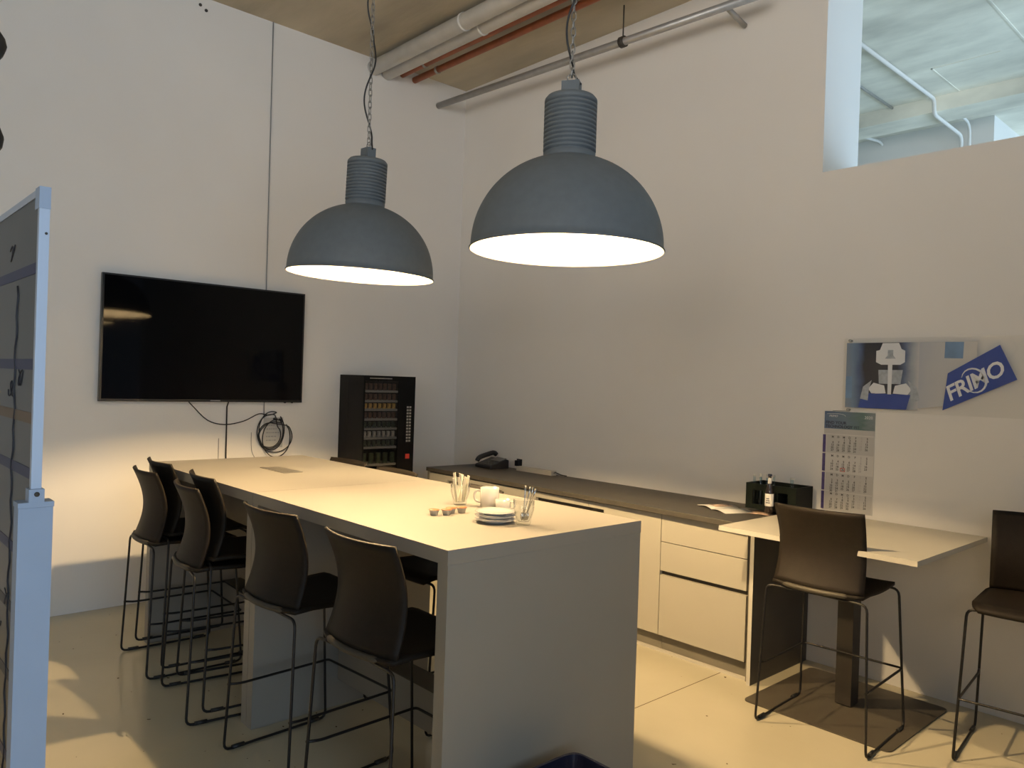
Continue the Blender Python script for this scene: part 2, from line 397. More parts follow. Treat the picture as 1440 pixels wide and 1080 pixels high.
# ------------------------------------------------------------------ pendant lamps
def pendant(x, y, z0, label, rot, tilt):
    t = thing('pendant_lamp', label, 'lamp', (x,y,z0), 0, 'pendant lamps over the bar')
    t.rotation_euler = rot; t.scale = (1.0136,)*3; top = (H-z0)/1.0136
    Rr = .3675
    prof = []
    for i in range(25):
        a = i/24*R(75); prof.append((Rr*math.cos(a)**.96, .012+.352*math.sin(a)))
    prof = [(Rr+.002,0),(Rr+.006,.004),(Rr+.003,.010)]+prof+[(.098,.357)]
    MB().lathe(prof, 72).build('lamp_shade', M['lamp'], t)
    inner = [(Rr+.002,0)]
    for i in range(25):
        a = i/24*R(88); inner.append(((Rr-.004)*math.cos(a), .004+.345*math.sin(a)))
    MB().lathe(inner+[(0,.349)], 72).build('inner_reflector', M['lamp_in'], t)
    pr = [(.098,.352),(.100,.375)]; z = .378
    for k in range(12):
        pr += [(.090,z),(.090,z+.005),(.101,z+.006),(.101,z+.015)]; z += .0165
    pr += [(.1,z+.004),(.092,z+.014),(.06,z+.02),(0,z+.02)]
    MB().lathe(pr, 48).build('ribbed_housing', M['lamp'], t)
    zt = z+.02
    hb = MB().box(-.034,.034,-.024,.024,zt-.004,zt+.055).build('hanger_block', M['lamp'], t, bevel=.004)
    MB().box(-.024,.024,-.0262,-.024,zt+.014,zt+.040).build('nameplate', M['lamp'], hb, bevel=.001)
    ring = [(.017*math.cos(a), 0, zt+.070+.017*math.sin(a)) for a in [2*PI*i/20 for i in range(20)]]
    MB().tube(ring, .003, 8, closed=True).build('hook_ring', M['chain'], t)
    ch = MB(); zz = zt+.092; k = 0
    while zz < top-.02:
        pts = []
        for i in range(14):
            a = 2*PI*i/14; u = .0085*math.cos(a); w = .013*math.sin(a)+(.007 if math.sin(a) > 0 else -.007)
            pts.append((u,0,zz+w) if k%2 else (0,u,zz+w))
        ch.tube(pts, .0026, 6, closed=True); zz += .031; k += 1
    ch.build('chain', M['chain'], t)
    cp = []
    n = 46
    for i in range(n+1):
        f = i/n; z = zt+.055+(top-zt-.055)*f
        a = f*6.5*PI+1.0; rr = .010+.022*abs(math.sin(f*9.0))
        cp.append((rr*math.cos(a)+.004, rr*math.sin(a), z))
    cp[0] = (.036,0,zt+.045)
    MB().tube(spline(cp,3), .0042, 7).build('cord', M['cord'], t)
    MB().lathe([(0,top),(.05,top),(.05,top-.012),(.02,top-.03),(0,top-.03)], 24).build('ceiling_hook', M['lamp'], t)
    bu = MB().lathe([(.029,-.028),(.030,-.022),(.030,.022),(.029,.028)], 28, c=(0,0,.215)).build('bulb', M['bulb'], t)
    MB().lathe([(0,-.040),(.018,-.038),(.029,-.0282)], 28, c=(0,0,.215)).build('bulb_tip', M['bulb_tip'], bu)
    MB().lathe([(.029,.0282),(.022,.05),(.022,.10)], 28, c=(0,0,.215)).build('bulb_neck', M['lamp_in'], bu)
    MB().lathe([(.026,.305),(.026,.348)], 20).build('bulb_socket', M['lamp_in'], t)
    if tilt:                                    # the lamp body hangs slightly askew on its ring
        ax = (Vector((-.736,.677,0))*1.9+Vector((.677,.736,0))*1.0).normalized(); pv = Matrix.Translation((0,0,.66))
        for o in list(t.children_recursive):
            if not o.name.startswith(('chain','cord','ceiling_hook')): o.data.transform(pv @ Matrix.Rotation(R(tilt*1.13),4,ax) @ pv.inverted())
    return t
lampF = pendant(2.347, -2.493, 2.181, 'grey dome pendant lamp hanging farther away, nearer the television', (0,0,0), 1.9)
lampN = pendant(3.735, -2.446, 2.171, 'grey dome pendant lamp hanging nearest, over the plates and cups', (0,0,R(30)), 0)
# small type label inside the near shade
def stick(u, v):
    a = R(205)+(u-.5)*.10; z = .045+v*.04; rr = .349*math.sqrt(max(0,1-(z/.345)**2))-.004
    return (rr*math.cos(a), rr*math.sin(a), z)
MB().grid(stick, 6, 2, .0006).build('type_label', M['flap'], lampN)

# ------------------------------------------------------------------ bar stools
def make_stool(label):
    t = thing('bar_stool', label, 'stool')
    def back(u, v):
        s = 2*u-1; z = .722+v*.378
        e = -.232+.055*math.sin(PI*min(1,max(0,(z-.70)/.40)))-.012*v
        x = (.220-.008*math.sin(PI*v))*s
        return (x, e-.046*(1-s*s), z)
    MB().grid(back, 16, 16, .011).build('backrest', M['stool_seat'], t)
    def seat(u, v):
        s = 2*u-1; y = -.2335-.046*(1-s*s)*(1-v)**3+v*.463
        hw = .219+.008*math.sin(PI*v)
        if v > .9: hw -= .03*((v-.9)/.1)**2
        z = .7215+.008*min(1,v*6)+.004*abs(s)**3*min(1,v*4)-.010*math.sin(PI*v)
        if v > .86: z -= .030*((v-.86)/.14)**2
        return (hw*s, y, z)
    MB().grid(seat, 14, 18, .016).build('seat', M['stool_seat'], t)
    lip = [(x, -.226-.046*(1-(x/.22)**2), .7135) for x in [-.165+.33*i/12 for i in range(13)]]
    MB().tube(lip, [.004]+[.0125]*11+[.004], 10).build('seat_lip', M['lip'], t)
    for s in (-1, 1):
        pts = [(0,-.232,.692),(s*.243,-.246,.692),(s*.268,-.272,.0075),(s*.266,.240,.0075),(s*.238,.190,.694),(0,.190,.694)]
        MB().tube(arc_path(pts, .035), .0062, 8).build('side_frame', M['stool_metal'], t)
        for y in (-.205, .175):
            MB().tube([(s*.268,y-.028,.0105),(s*.268,y+.028,.0105)], .0098, 8).build('foot_glide', M['glide'], t)
    fr = [(-.258,-.267,.30),(-.252,-.21,.292),(-.252,.238,.292),(.252,.238,.292),(.252,-.21,.292),(.258,-.267,.30)]
    MB().tube(arc_path(fr, .02), .0058, 8).build('footrest', M['stool_metal'], t)
    MB().box(-.012,.012,-.25,.19,.692,.700).build('seat_support', M['stool_metal'], t)
    return t
G = 'black bar stools'
stool = make_stool('black bar stool nearest the camera, pulled up to the near end of the bar')
stool['group'] = G
stool.location = (3.468,-2.937,0); stool.rotation_euler = (0,0,R(2))
dup(stool, (2.765,-2.94,0), R(3.5), 'black bar stool standing before the double panel where the bar tables meet')
dup(stool, (1.943,-2.966,0), R(-7), 'lower stool of the stacked pair standing next to the double white panel')
dup(stool, (1.955,-2.895,.046), R(-7), 'upper stool of the stacked pair standing next to the double white panel')
dup(stool, (1.245,-2.950,0), R(-2.7), 'lower stool of the stacked pair at the television end of the bar')
dup(stool, (1.252,-2.875,.046), R(-3), 'upper stool of the stacked pair at the television end of the bar')
dup(stool, (1.29,-2.16,0), R(181), 'black stool behind the bar, its back edge crossing the snack machine window')
dup(stool, (1.89,-2.185,0), R(179), 'black stool behind the bar, its back edge showing just left of the sideboard')
dup(stool, (2.69,-2.225,0), R(180), 'black stool tucked under the far side of the near bar table')
dup(stool, (4.085,-.785,.0), R(2.8), 'black bar stool at the small wall table, standing over its square base plate')
dup(stool, (4.865,-.47,0), R(186.3), 'black bar stool cut by the frame edge, its back against the right wall')

# ------------------------------------------------------------------ sideboard: five 60 cm units, worktop, end panel
YD = -.645
def carcass(i, x0, x1, label):
    c = thing('base_cabinet', label, 'cabinet', (0,0,0), 0, 'sideboard cabinets')
    MB().box(x0+.001, x1-.001, -.615, -.004, .10, .868).build('cabinet_body', M['recess'], c)
    MB().box(x0+.001, x1-.001, -.60, -.54, .0, .0995).build('plinth', M['plinth'], c)
    return c
XS = [.48, 1.09, 1.70, 2.303, 2.912, 3.515]
def door(c, x0, x1, s0=None, s1=None):
    b = MB(); a, e = x0+.0022, x1-.0022
    if s0 is None: b.box(a, e, YD, -.6155, .112, .862)
    else:
        b.box(a, e, YD, -.6155, .112, .796); b.box(a, e, YD, -.6155, .824, .862)
        if s0 > a: b.box(a, s0, YD, -.6155, .796, .824)
        if s1 < e: b.box(s1, e, YD, -.6155, .796, .824)
    return b.build('door', M['cab'], c)
c = carcass(0, XS[0], XS[1], 'cream cabinet at the far corner end of the sideboard, below the telephone'); door(c, XS[0], XS[1], .73, XS[1])
c = carcass(1, XS[1], XS[2], 'cream cabinet second from the far corner, seen above the bar behind the white mug'); door(c, XS[1], XS[2], XS[1], 1.415)
c = carcass(2, XS[2], XS[3], 'cream cabinet in the middle of the sideboard, seen behind the glass of spoons'); door(c, XS[2], XS[3], 1.785, XS[3])
c = carcass(3, XS[3], XS[4], 'cream cabinet with one plain door, between the bar and the drawer unit'); door(c, XS[3], XS[4], XS[3], 2.44)
c = carcass(4, XS[4], XS[5], 'cream drawer cabinet with three drawers at the near end of the sideboard')
for z0, z1 in ((.697,.862),(.515,.692),(.112,.487)):
    MB().box(XS[4]+.003, XS[5]-.003, YD, -.6155, z0, z1).build('drawer', M['cab'], c)
wt = MB().prism([(.43,-.645),(3.518,-.705),(3.518,-.003),(.43,-.003)], 'z', .873, .905).build('worktop', M['worktop'], bevel=.002)
tag(wt, 'long dark grey worktop lying over the cream cabinets', 'worktop')
b = MB().box(.455, .478, -.645, -.003, 0, .872).build('end_panel', M['plinth'])
tag(b, 'grey panel closing the far end of the sideboard', 'panel')
b = MB().box(3.546, 3.569, -.672, -.012, 0, .8985).build('end_panel', M['dark_panel'])
tag(b, 'dark grey upright panel under the small wall table', 'panel')
MB().box(3.546, 3.569, -.6735, -.6722, 0, .8985).build('edge_band', M['edge'], b)
MB().box(3.5155, 3.5455, -.632, -.61, 0, .868).build('filler_strip', M['plinth'], b)
b = MB().box(.48, 3.515, -.625, -.602, 0, .014); struct(b, 'trim_4', M['edge'], 'pale sealing strip along the sideboard plinth', bevel=.004)

# ------------------------------------------------------------------ small wall table
t = thing('wall_table', 'pale grey square table top against the right wall on one dark column', 'table', (4.03,-.485,0))
ox, oy = 4.03, -.485
MB().box(3.527-ox, 4.533-ox, -.972-oy, -.006-oy, .90, .925).build('tabletop', M['grey_top'], t, bevel=.0015)
MB().box(3.527-ox, 4.533-ox, -.974-oy, -.9722-oy, .9005, .9245).build('edge_band', M['edge'], t)
MB().box(-.042,.042,-.046,.044,.012,.892).build('column', M['column'], t, bevel=.003)
b = MB().box(-.22,.22,-.18,.18,.888,.8995).build('mounting_plate', M['column'], t, bevel=.003)
rp = []
for cx, cy, a0 in ((.345,.335,0),(-.345,.335,90),(-.345,-.365,180),(.345,-.365,270)):
    for k in range(6):
        a = R(a0+k*18); rp.append((cx+.035*math.cos(a), cy+.035*math.sin(a)))
MB().prism(rp, 'z', .0, .0065).build('base_plate', M['plate_m'], t)

# ------------------------------------------------------------------ television, cables, notice
tv = thing('television', 'large black flat television on the left wall', 'television', (.0,-2.3875,1.438))
MB().box(.0035,.03,-.35,.35,.18,.62).build('wall_mount', M['glide'], tv)
MB().box(.03,.062,-.749,.749,0,.878).build('housing', M['tv'], tv, bevel=.006)
MB().box(.0622,.0635,-.736,.736,.018,.866).build('screen', M['screen'], tv)
MB().box(.0622,.0628,.008,.082,.006,.013).build('maker_badge', M['grey_txt'], tv)
for k in (-1,1): MB().box(.04,.055,.64+.03*k-.006,.64+.03*k+.006,-.006,0).build('foot_tab', M['tv'], tv)
cp = [(.045,-2.53,1.4355),(.03,-2.50,1.41),(.02,-2.38,1.30),(.02,-2.25,1.265),(.02,-2.10,1.29),(.02,-1.98,1.345),(.02,-1.90,1.335)]
loop = []
for k in range(5):
    r1, r2 = .125+.030*math.sin(k*2.1), .125+.028*math.cos(k*1.7); cy = -1.865+.034*math.sin(k*1.9); cz = 1.18+.030*math.cos(k*2.3)
    for i in range(16):
        a = R(70)+2*PI*i/16; loop.append((.012+.005*k, cy+r1*math.cos(a)*(.85+.1*math.sin(k)), cz+r2*math.sin(a)))
cb = MB().tube(spline(cp+loop, 4), .0042, 6)
tag(cb.build('cable', M['cord']), 'black cable looping from under the television into a coil on the wall', 'cable')
tag(MB().lathe([(0,0),(.008,0),(.008,.03),(.012,.032),(.012,.04),(0,.04)], 12).build('wall_hook', M['glide'], loc=(.0005,-1.845,1.305)), 'small black hook holding the coiled cable', 'hook').rotation_euler = (0,PI/2,0)
tag(MB().tube([(.045,-2.235,1.4355),(.012,-2.232,1.40),(.012,-2.228,1.0),(.012,-2.222,.0)], .0055, 8).build('cable', M['cord']), 'straight black cable running down the wall below the television', 'cable')
tag(MB().tube([(.006,-2.285,1.16),(.006,-2.283,.6),(.006,-2.28,.0)], .003, 6).build('cable', M['grey_txt']), 'thin grey cable beside the straight black one below the television', 'cable')
tag(MB().tube([(.006,-1.9565,H-.001),(.006,-1.945,2.33),(.006,-1.93,1.33)], .0045, 6).build('cable', M['grey_txt']), 'thin grey cable rising up the left wall to the ceiling', 'cable')
tag(MB().tube(spline([(.006,-2.03,1.20),(.006,-2.02,1.05),(.006,-1.96,.95)],6), .0025, 6).build('cable', M['grey_txt']), 'short thin grey cable end left of the coiled cable', 'cable')
n_ = MB().box(.0006,.0018,-1.93,-1.765,1.075,1.315).build('notice', M['paper'])
tag(n_, 'small white paper notice taped behind the coiled cable', 'notice')
nb = MB()
for k, w in enumerate((.06,.09,.10,.08,.07)):
    x = 0
    while x < w:
        l = random.uniform(.008,.022); nb.box(.0018,.0022,-1.905+x,-1.905+x+l,1.25-k*.03,1.258-k*.03); x += l+.006
nb.build('lettering', M['grey_txt'], n_)
for y, z in ((-2.478,4.338),(-2.522,4.365)):
    o = MB().lathe([(0,0),(.012,0),(.012,.004),(0,.004)], 12).build('screw_hole', M['recess'], loc=(.0003,y,z)); o.rotation_euler = (0,PI/2,0)
    tag(o, 'dark screw plug high on the left wall, %s' % ('nearer the cable' if y > -2.5 else 'farther from the cable'), 'plug', 'screw plugs on the left wall')

# ------------------------------------------------------------------ snack vending machine
VX, VY0, VY1 = .384, -1.263, -.752
v = thing('vending_machine', 'black snack vending machine against the left wall near the corner', 'vending machine', (0,0,0))
MB().box(.006,.14,VY0,VY1,0,1.676).build('rear_case', M['vend2'], v, bevel=.004)
b = MB()                                       # front case as a frame round the window
wy0, wy1, wz0, wz1 = -1.247, -.915, .62, 1.635
b.box(.141,VX,VY0,wy0,0,1.676).box(.141,VX,wy1,VY1,0,1.676).box(.141,VX,wy0,wy1,0,wz0).box(.141,VX,wy0,wy1,wz1,1.676).box(.141,.16,wy0,wy1,wz0,wz1)
b.build('front_case', M['vend'], v)
shz = [1.545,1.463,1.392,1.312,1.235,1.157,1.08,.937,.80,.70]
for z in shz: MB().box(.20,.366,wy0+.002,wy1-.002,z-.008,z+.010).build('shelf', M['alu'], v)
MB().box(.372,.376,wy0+.0005,wy1-.0005,wz0+.0005,wz1-.0005).build('window_pane', M['vpane'], v)
kp = MB().box(VX+.0002,VX+.006,-.845,-.787,1.11,1.445).build('keypad', M['vend2'], v)
kb = MB()
for i in range(12):
    for j in range(2): kb.box(VX+.006,VX+.0085,-.838+j*.026,-.838+j*.026+.018,1.425-i*.026-.016,1.425-i*.026)
kb.build('keys', M['alu'], kp)
MB().box(VX+.0002,VX+.006,-.836,-.796,.98,1.02).build('coin_slot', M['red'], v)
MB().box(VX+.0002,VX+.004,-.835,-.77,1.60,1.645).build('price_display', M['vend2'], v)
sb = MB(); x = -1.205
while x < -1.00:
    l = random.uniform(.006,.016); sb.box(VX,VX+.0012,x,x+l,1.650,1.658); x += l+.004
sb.build('lettering', M['alu'], v)
kinds = ['foil_b','foil_b','foil_a','foil_b','foil_c','foil_d','foil_c','foil_c','foil_e','foil_e']
names = ['topmost','second','third','fourth','fifth','sixth','seventh','eighth','ninth','lowest']
desc = ['small dark brown','dark brown','bright golden','brown','dark green','pale','dark green','dark green','large reddish','reddish']
for k, z in enumerate(shz):
    nxt = shz[k-1] if k else wz1
    h_ = min(.115, (nxt-z)*.62); proto = None; n = 7 if k not in (7,8,9) else 5
    for i in range(n):
        y = wy0+.028+(wy1-wy0-.056)*(i/(n-1))
        w = .0125 if n == 7 else .018
        if proto is None:
            bb = MB()
            bb.prism([(-w,0),(w,0),(w*.92,h_*.5),(w,h_),(-w,h_),(-w*.92,h_*.5)], 'x', -.012, .012)
            proto = bb.build('snack_packet', M[kinds[k]], bevel=.002, seg=1); o = proto
        else: o = proto.copy(); COL.objects.link(o)
        o.location = (.345, y, z+.0105); o.rotation_euler = (0,0,random.uniform(-.25,.25))
        tag(o, '%s snack packet on the %s shelf behind the machine window' % (desc[k], names[k]), 'snack', 'snack packets on the %s shelf' % names[k])

# ------------------------------------------------------------------ things on the bar
Z = 1.1
def glass_cup(x, y, r, h, label, cat='glass'):
    o = MB().lathe([(0,.0),(r*.62,.0),(r*.70,.006),(r*.78,h*.28),(r,h*.62),(r*1.02,h),(r*.97,h),(r*.95,h*.62),(r*.72,h*.30),(r*.55,.014),(0,.012)], 36).build('drinking_glass', M['glass'], loc=(x,y,Z))
    return tag(o, label, cat)
glass_cup(3.105,-2.425,.043,.095,'clear glass holding paper sugar sticks, behind the creamer tubs')
for k in range(9):
    a = k*2.4; rr = .012+.004*(k%3)
    o = MB().box(-.009,.009,-.0012,.0012,0,.115+.012*math.sin(k*1.9)).build('sugar_stick', M['sugar'], bevel=.0008, seg=1)
    o.location = (3.105+rr*math.cos(a), -2.425+rr*math.sin(a), Z+.016)
    o.rotation_euler = (-.2*math.sin(a), .2*math.cos(a), a*1.3)
    tag(o, 'cream paper sugar stick standing in the glass behind the creamer tubs', 'sugar stick', 'sugar sticks in the glass')
def mug(x, y, rz, label):
    t = thing('mug', label, 'mug', (x,y,Z), rz)
    MB().lathe([(0,0),(.034,0),(.040,.004),(.041,.03),(.042,.088),(.0395,.089),(.0385,.03),(.036,.008),(0,.007)], 40).build('cup', M['china'], t)
    MB().tube(spline([(.040,0,.072),(.058,0,.074),(.068,0,.055),(.062,0,.030),(.040,0,.022)],6), .0048, 8).build('handle', M['china'], t)
    return t
mug(3.235,-2.362,R(222),'white china mug behind the stack of saucers')
mug(3.33,-2.365,R(25),'white china mug with its handle towards the spoons, half hidden by the other mug').scale = (.8,.8,.55)
def saucer(k, z, label):
    o = MB().lathe([(0,0),(.045,0),(.046,.003),(.066,.008),(.080,.013),(.081,.0145),(.079,.0155),(.062,.0105),(.044,.006),(0,.005)], 56).build('saucer', M['china'], loc=(3.515,-2.575,Z+z))
    tag(o, label, 'saucer', 'stacked saucers')
saucer(0,.000,'lowest white saucer of the stack on the bar'); saucer(1,.0155,'middle white saucer of the stack on the bar'); saucer(2,.031,'topmost white saucer of the stack on the bar')
glass_cup(3.62,-2.518,.041,.10,'clear glass holding teaspoons, beside the saucers')
for k, (dx, dy, tx, ty, rz) in enumerate(((.004,.008,.06,.16,.3),(-.006,.0,-.05,.22,1.2),(.010,-.004,.10,.30,2.0),(-.002,-.008,.02,.38,2.7))):
    sp = thing('teaspoon', ['steel teaspoon leaning least in the spoon glass','second steel teaspoon from the saucers in the spoon glass','third steel teaspoon from the saucers in the spoon glass','steel teaspoon leaning farthest over the rim of the spoon glass'][k], 'spoon', (3.62+dx*.8,-2.518+dy*.8,Z+.016), 0, 'teaspoons in the glass')
    sp.rotation_euler = (-ty*.5, tx*2.2+.08, 0)
    def bowl(u, w, rz=rz):
        a = 2*u-1; bb = 2*w-1; ww = .0115*math.sqrt(max(0,1-bb*bb*.98)); p = Vector((a*ww, .004*(a*a+bb*bb)-.004, .019+bb*.018))
        return Matrix.Rotation(rz,3,'Z') @ p
    MB().grid(bowl, 8, 8, .001).build('bowl', M['spoon'], sp)
    MB().tube([(0,0,.034),(0,.001,.06),(0,.0,.11),(0,-.001,.137)], [.0022,.002,.0026,.004], 8).build('handle', M['spoon'], sp)
for k, (x, y) in enumerate(((3.262,-2.687),(3.285,-2.640),(3.262,-2.598),(3.275,-2.552))):
    t = thing('creamer_tub', 'small white coffee creamer tub with orange lid, %s' % ['farthest from the mug','second farthest from the mug','second nearest to the mug','nearest to the mug'][k], 'creamer', (x,y,Z), k*.5, 'creamer tubs in a row on the bar'); t.scale = (1.12,)*3
    MB().lathe([(0,0),(.013,0),(.0185,.019),(.0205,.0195),(0,.0196)], 24).build('tub', M['cream'], t)
    MB().lathe([(.0,.0225),(.019,.0215),(.0212,.0198),(0,.0197)], 24).build('foil_lid', M['orange'], t)

# ------------------------------------------------------------------ things on the worktop and wall table
ZW = .905
ph = thing('desk_phone', 'black desk telephone at the far end of the worktop', 'telephone', (.74,-.165,ZW), R(-8))
MB().prism([(-.095,0),(.095,0),(.095,.075),(.07,.082),(-.095,.028)], 'x', -.125, .125).build('phone_body', M['phone'], ph, bevel=.006)
MB().tube(spline([(-.085,-.10,.055),(-.085,-.075,.085),(-.085,0,.108),(-.085,.07,.122),(-.085,.10,.105)],6), .021, 10).build('handset', M['phone'], ph)
b = MB().prism([(.0,.062),(.075,.085),(.075,.090),(.0,.067)], 'x', -.03, .115).build('display', M['phone_g'], ph)
kb = MB()
for i in range(4):
    for j in range(5):
        y = -.075+i*.018; zz = .028+(y+.095)*.327; kb.box(-.03+j*.028,-.012+j*.028,y,y+.011,zz-.004,zz+.006)
kb.build('keys', M['phone_g'], ph)
tag(MB().tube(spline([(.62,-.17,ZW+.004),(.56,-.12,ZW+.004),(.50,-.14,ZW+.004),(.45,-.06,ZW+.004)],8), .0035, 6).build('cable', M['cord']), 'black telephone cord lying at the far end of the worktop', 'cord')
ps = thing('power_strip', 'pale power strip lying on the worktop along the wall right of the telephone', 'power strip', (1.21,-.075,ZW))
MB().box(-.22,.20,-.03,.03,0,.036).build('housing', M['strip'], ps, bevel=.008)
MB().tube(spline([(.20,0,.02),(.24,-.02,.03),(.26,.02,.012),(.30,.05,.004)],6), .004, 6).build('cord', M['cord'], ps)
pl = thing('wall_plug', 'small black plug in the wall just above the pale power strip', 'plug', (.921,-.001,.956))
MB().box(-.03,.03,-.008,0,-.035,.035).build('face_plate', M['phone'], pl, bevel=.002)
MB().box(-.022,.022,-.04,-.008,-.024,.024).build('plug_body', M['phone'], pl, bevel=.005)
def page(u, w, s):
    x = s*u*.20; return (x, -.13+w*.26, .004+.010*math.sin(PI*min(1,u*1.1))*(1-.2*u))
mg = thing('magazine', 'open printed magazine lying on the worktop beside the crate', 'magazine', (3.17,-.34,ZW), R(-24)); mg.scale = (.78,.78,1)
for s in (-1, 1): MB().grid(lambda u,w,s=s: page(u,w,s), 8, 2, .003).build('page', M['paper'], mg)
MB().grid(lambda u,w: (-.03-u*.13, -.07+w*.17, .0092+.010*math.sin(PI*min(1,(.03+u*.13)/.2*1.1))*(1-.2*(.03+u*.13)/.2)), 6, 2, .0004).build('photo_print', M['mag'], mg)
lf = MB().grid(lambda u,w: (u*.15, w*.13, .0015+.004*math.sin(PI*u)), 6, 2, .0012).build('leaflet', M['mag'], loc=(3.33,-.36,ZW)); lf.rotation_euler = (0,0,R(12))
tag(lf, 'small brownish leaflet between the magazine and the wall table', 'leaflet')

# drinks crate with bottles
cr = thing('drinks_crate', 'dark plastic drinks crate standing by the wall where worktop and wall table meet', 'crate', (3.435,-.165,.9255))
W, D, HC = .165, .105, .158
b = MB()
b.box(-W,W,-D,D,0,.008)
for y0, y1 in ((-D,-D+.008),(D-.008,D)):
    for x0, x1 in ((-W,-W+.045),(-.05,.05),(W-.05,W)): b.box(x0,x1,y0,y1,.008,HC)
    b.box(-W+.045,-.05,y0,y1,.008,.03).box(-W+.045,-.05,y0,y1,.118,HC).box(.05,W-.05,y0,y1,.008,.03).box(.05,W-.05,y0,y1,.118,HC)
b.box(-W,-W+.008,-D+.008,D-.008,.008,HC).box(W-.008,W,-D+.008,D-.008,.008,HC)
b.build('crate_shell', M['crate'], cr)
MB().box(-.004,.004,-D+.009,D-.009,.009,.12).build('divider', M['crate'], cr)
def bottle(x, y, z, h, r, m, label, lab=False, group=None, capm='cap'):
    t = thing('bottle', label, 'bottle', (x,y,z), random.random()*.2, group)
    MB().lathe([(0,.0),(r*.9,.0),(r,.006),(r,h*.52),(r*.85,h*.60),(r*.42,h*.74),(r*.38,h*.94),(r*.44,h*.95),(r*.44,h*.965),(0,h*.966)], 24).build('glass_body', m, t)
    MB().lathe([(r*.46,h*.945),(r*.5,h*.95),(r*.48,h),(0,h)], 20).build('bottle_cap', M[capm], t)
    if lab:
        for z0, z1, rr in ((h*.18,h*.50,r+.0006),(h*.76,h*.90,r*.45)):
            MB().lathe([(rr,z0),(rr+.0004,z0+.001),(rr+.0004,z1-.001),(rr,z1)], 24).build('bottle_label', M['label'], t)
        nb = MB()
        for q in range(3): nb.box(-.012+q*.001,.012-q*.002,-r-.0014,-r-.0008,h*.26+q*.012,h*.26+q*.012+.005)
        nb.build('lettering', M['navy'], t)
    return t
for k in range(6):
    i, j = k%3, k//3
    bottle(3.435-.135+i*.045, -.165-.06+j*.075, .9345, .198, .019, M['bottle_c'], 'small clear bottle with pale cap in the left half of the dark crate', False, 'small clear bottles in the crate')
bottle(3.435+.09,-.18,.9345,.20,.026,M['bottle_c'],'single taller clear bottle in the right half of the dark crate', False)
bt = bottle(3.462,-.330,.9255,.232,.0245,M['bottle'],'dark bottle with white label standing in front of the drinks crate', True, None, 'navy')

# ------------------------------------------------------------------ calendar
def sheet(name, m, parent, x0, x1, z0, z1, y=-.004, th=.001): return MB().box(x0,x1,y-th,y,z0,z1).build(name, m, parent)
ca = thing('wall_calendar', 'tall four-month wall calendar with blue header and red date marker', 'calendar', (0,0,0))
x0, x1, zt, zb = 3.632, 3.935, 1.546, .946
sheet('backing', M['cal_body'], ca, x0, x1, zb, zt-.075, -.0025, .0015)
sheet('header', M['cal_head'], ca, x0, x1, zt-.105, zt, -.0027, .0018)
sheet('header_text_band', M['cal_body_d'], ca, x0, x1, zt-.135, zt-.1055, -.0042, .0005)
text_mesh('FIND YOUR', .024, M['navy'], 'lettering', ca, wallX(x0+.008,-.0048,zt-.076), extrude=.0003, bold=.0006)
text_mesh('TECHNOLOGY', .024, M['navy'], 'lettering', ca, wallX(x0+.008,-.0048,zt-.099), extrude=.0003, bold=.0006)
text_mesh('FIT', .024, M['navy'], 'lettering', ca, wallX(x0+.182,-.0048,zt-.099), extrude=.0003)
text_mesh('FRIMO', .018, M['print_w'], 'lettering', ca, wallX(x0+.028,-.0048,zt-.034), extrude=.0003, shear=.25)
text_mesh('2020', .024, M['print_w'], 'lettering', ca, wallX(x1-.062,-.0048,zt-.036), extrude=.0003)
MB().tube([(x0+.014+.115*math.sin(f*PI/2), -.0048, zt-.016-.012*f+.008*math.sin(f*PI)) for f in [i/10 for i in range(11)]], .0012, 5).build('swoosh', M['print_w'], ca)
months = [(1,31,2),(2,29,5),(3,31,6),(4,30,2)]
mh = (zt-.14-zb)/4
for q, (mo, nd, first) in enumerate(months):
    ztop = zt-.14-q*mh
    sheet('month_sheet', M['cal_body'] if q == 1 else M['cal_body_d'], ca, x0+.018, x1-.004, ztop-mh+.003, ztop-.002, -.0042, .0006)
    sheet('month_tab', M['purple'], ca, x0-.006, x0+.012, ztop-mh+.004, ztop-.003, -.0042, .0006)
    cells = [[] for _ in range(7)]; rows = 6
    grid_ = [['']*rows for _ in range(7)]
    for d in range(1, nd+1):
        w = (first+d-1)//7; wd = (first+d-1)%7; grid_[wd][w] = str(d)
    for wd in range(7):
        col = x0+.062+wd*.034
        txt = 'MDMDFSS'[wd]+'\n'+'\n'.join(grid_[wd])
        text_mesh(txt, .0175, M['num_l'] if wd == 5 else M['num'], 'date_column', ca, wallX(col,-.0049,ztop-.020), extrude=.0002, align='RIGHT', line=.92, bold=.0004)
# red date frame on the 26th of the second month
fx, fz = x0+.062+2*.034-.009, zt-.14-mh-.020-.0161*5+.006
rm = MB(); a, c2 = .0145, .011
for (u0,u1,w0,w1) in ((-a,a,c2-.003,c2),(-a,a,-c2,-c2+.003),(-a,-a+.003,-c2,c2),(a-.003,a,-c2,c2)): rm.box(fx+u0,fx+u1,-.0066,-.0052,fz+w0,fz+w1)
rm.build('date_marker', M['red'], ca)
MB().tube([(x0+.05,-.004,zt+.004),((x0+x1)/2,-.004,zt+.006)], .002, 6).build('hanger', M['steel'], ca)

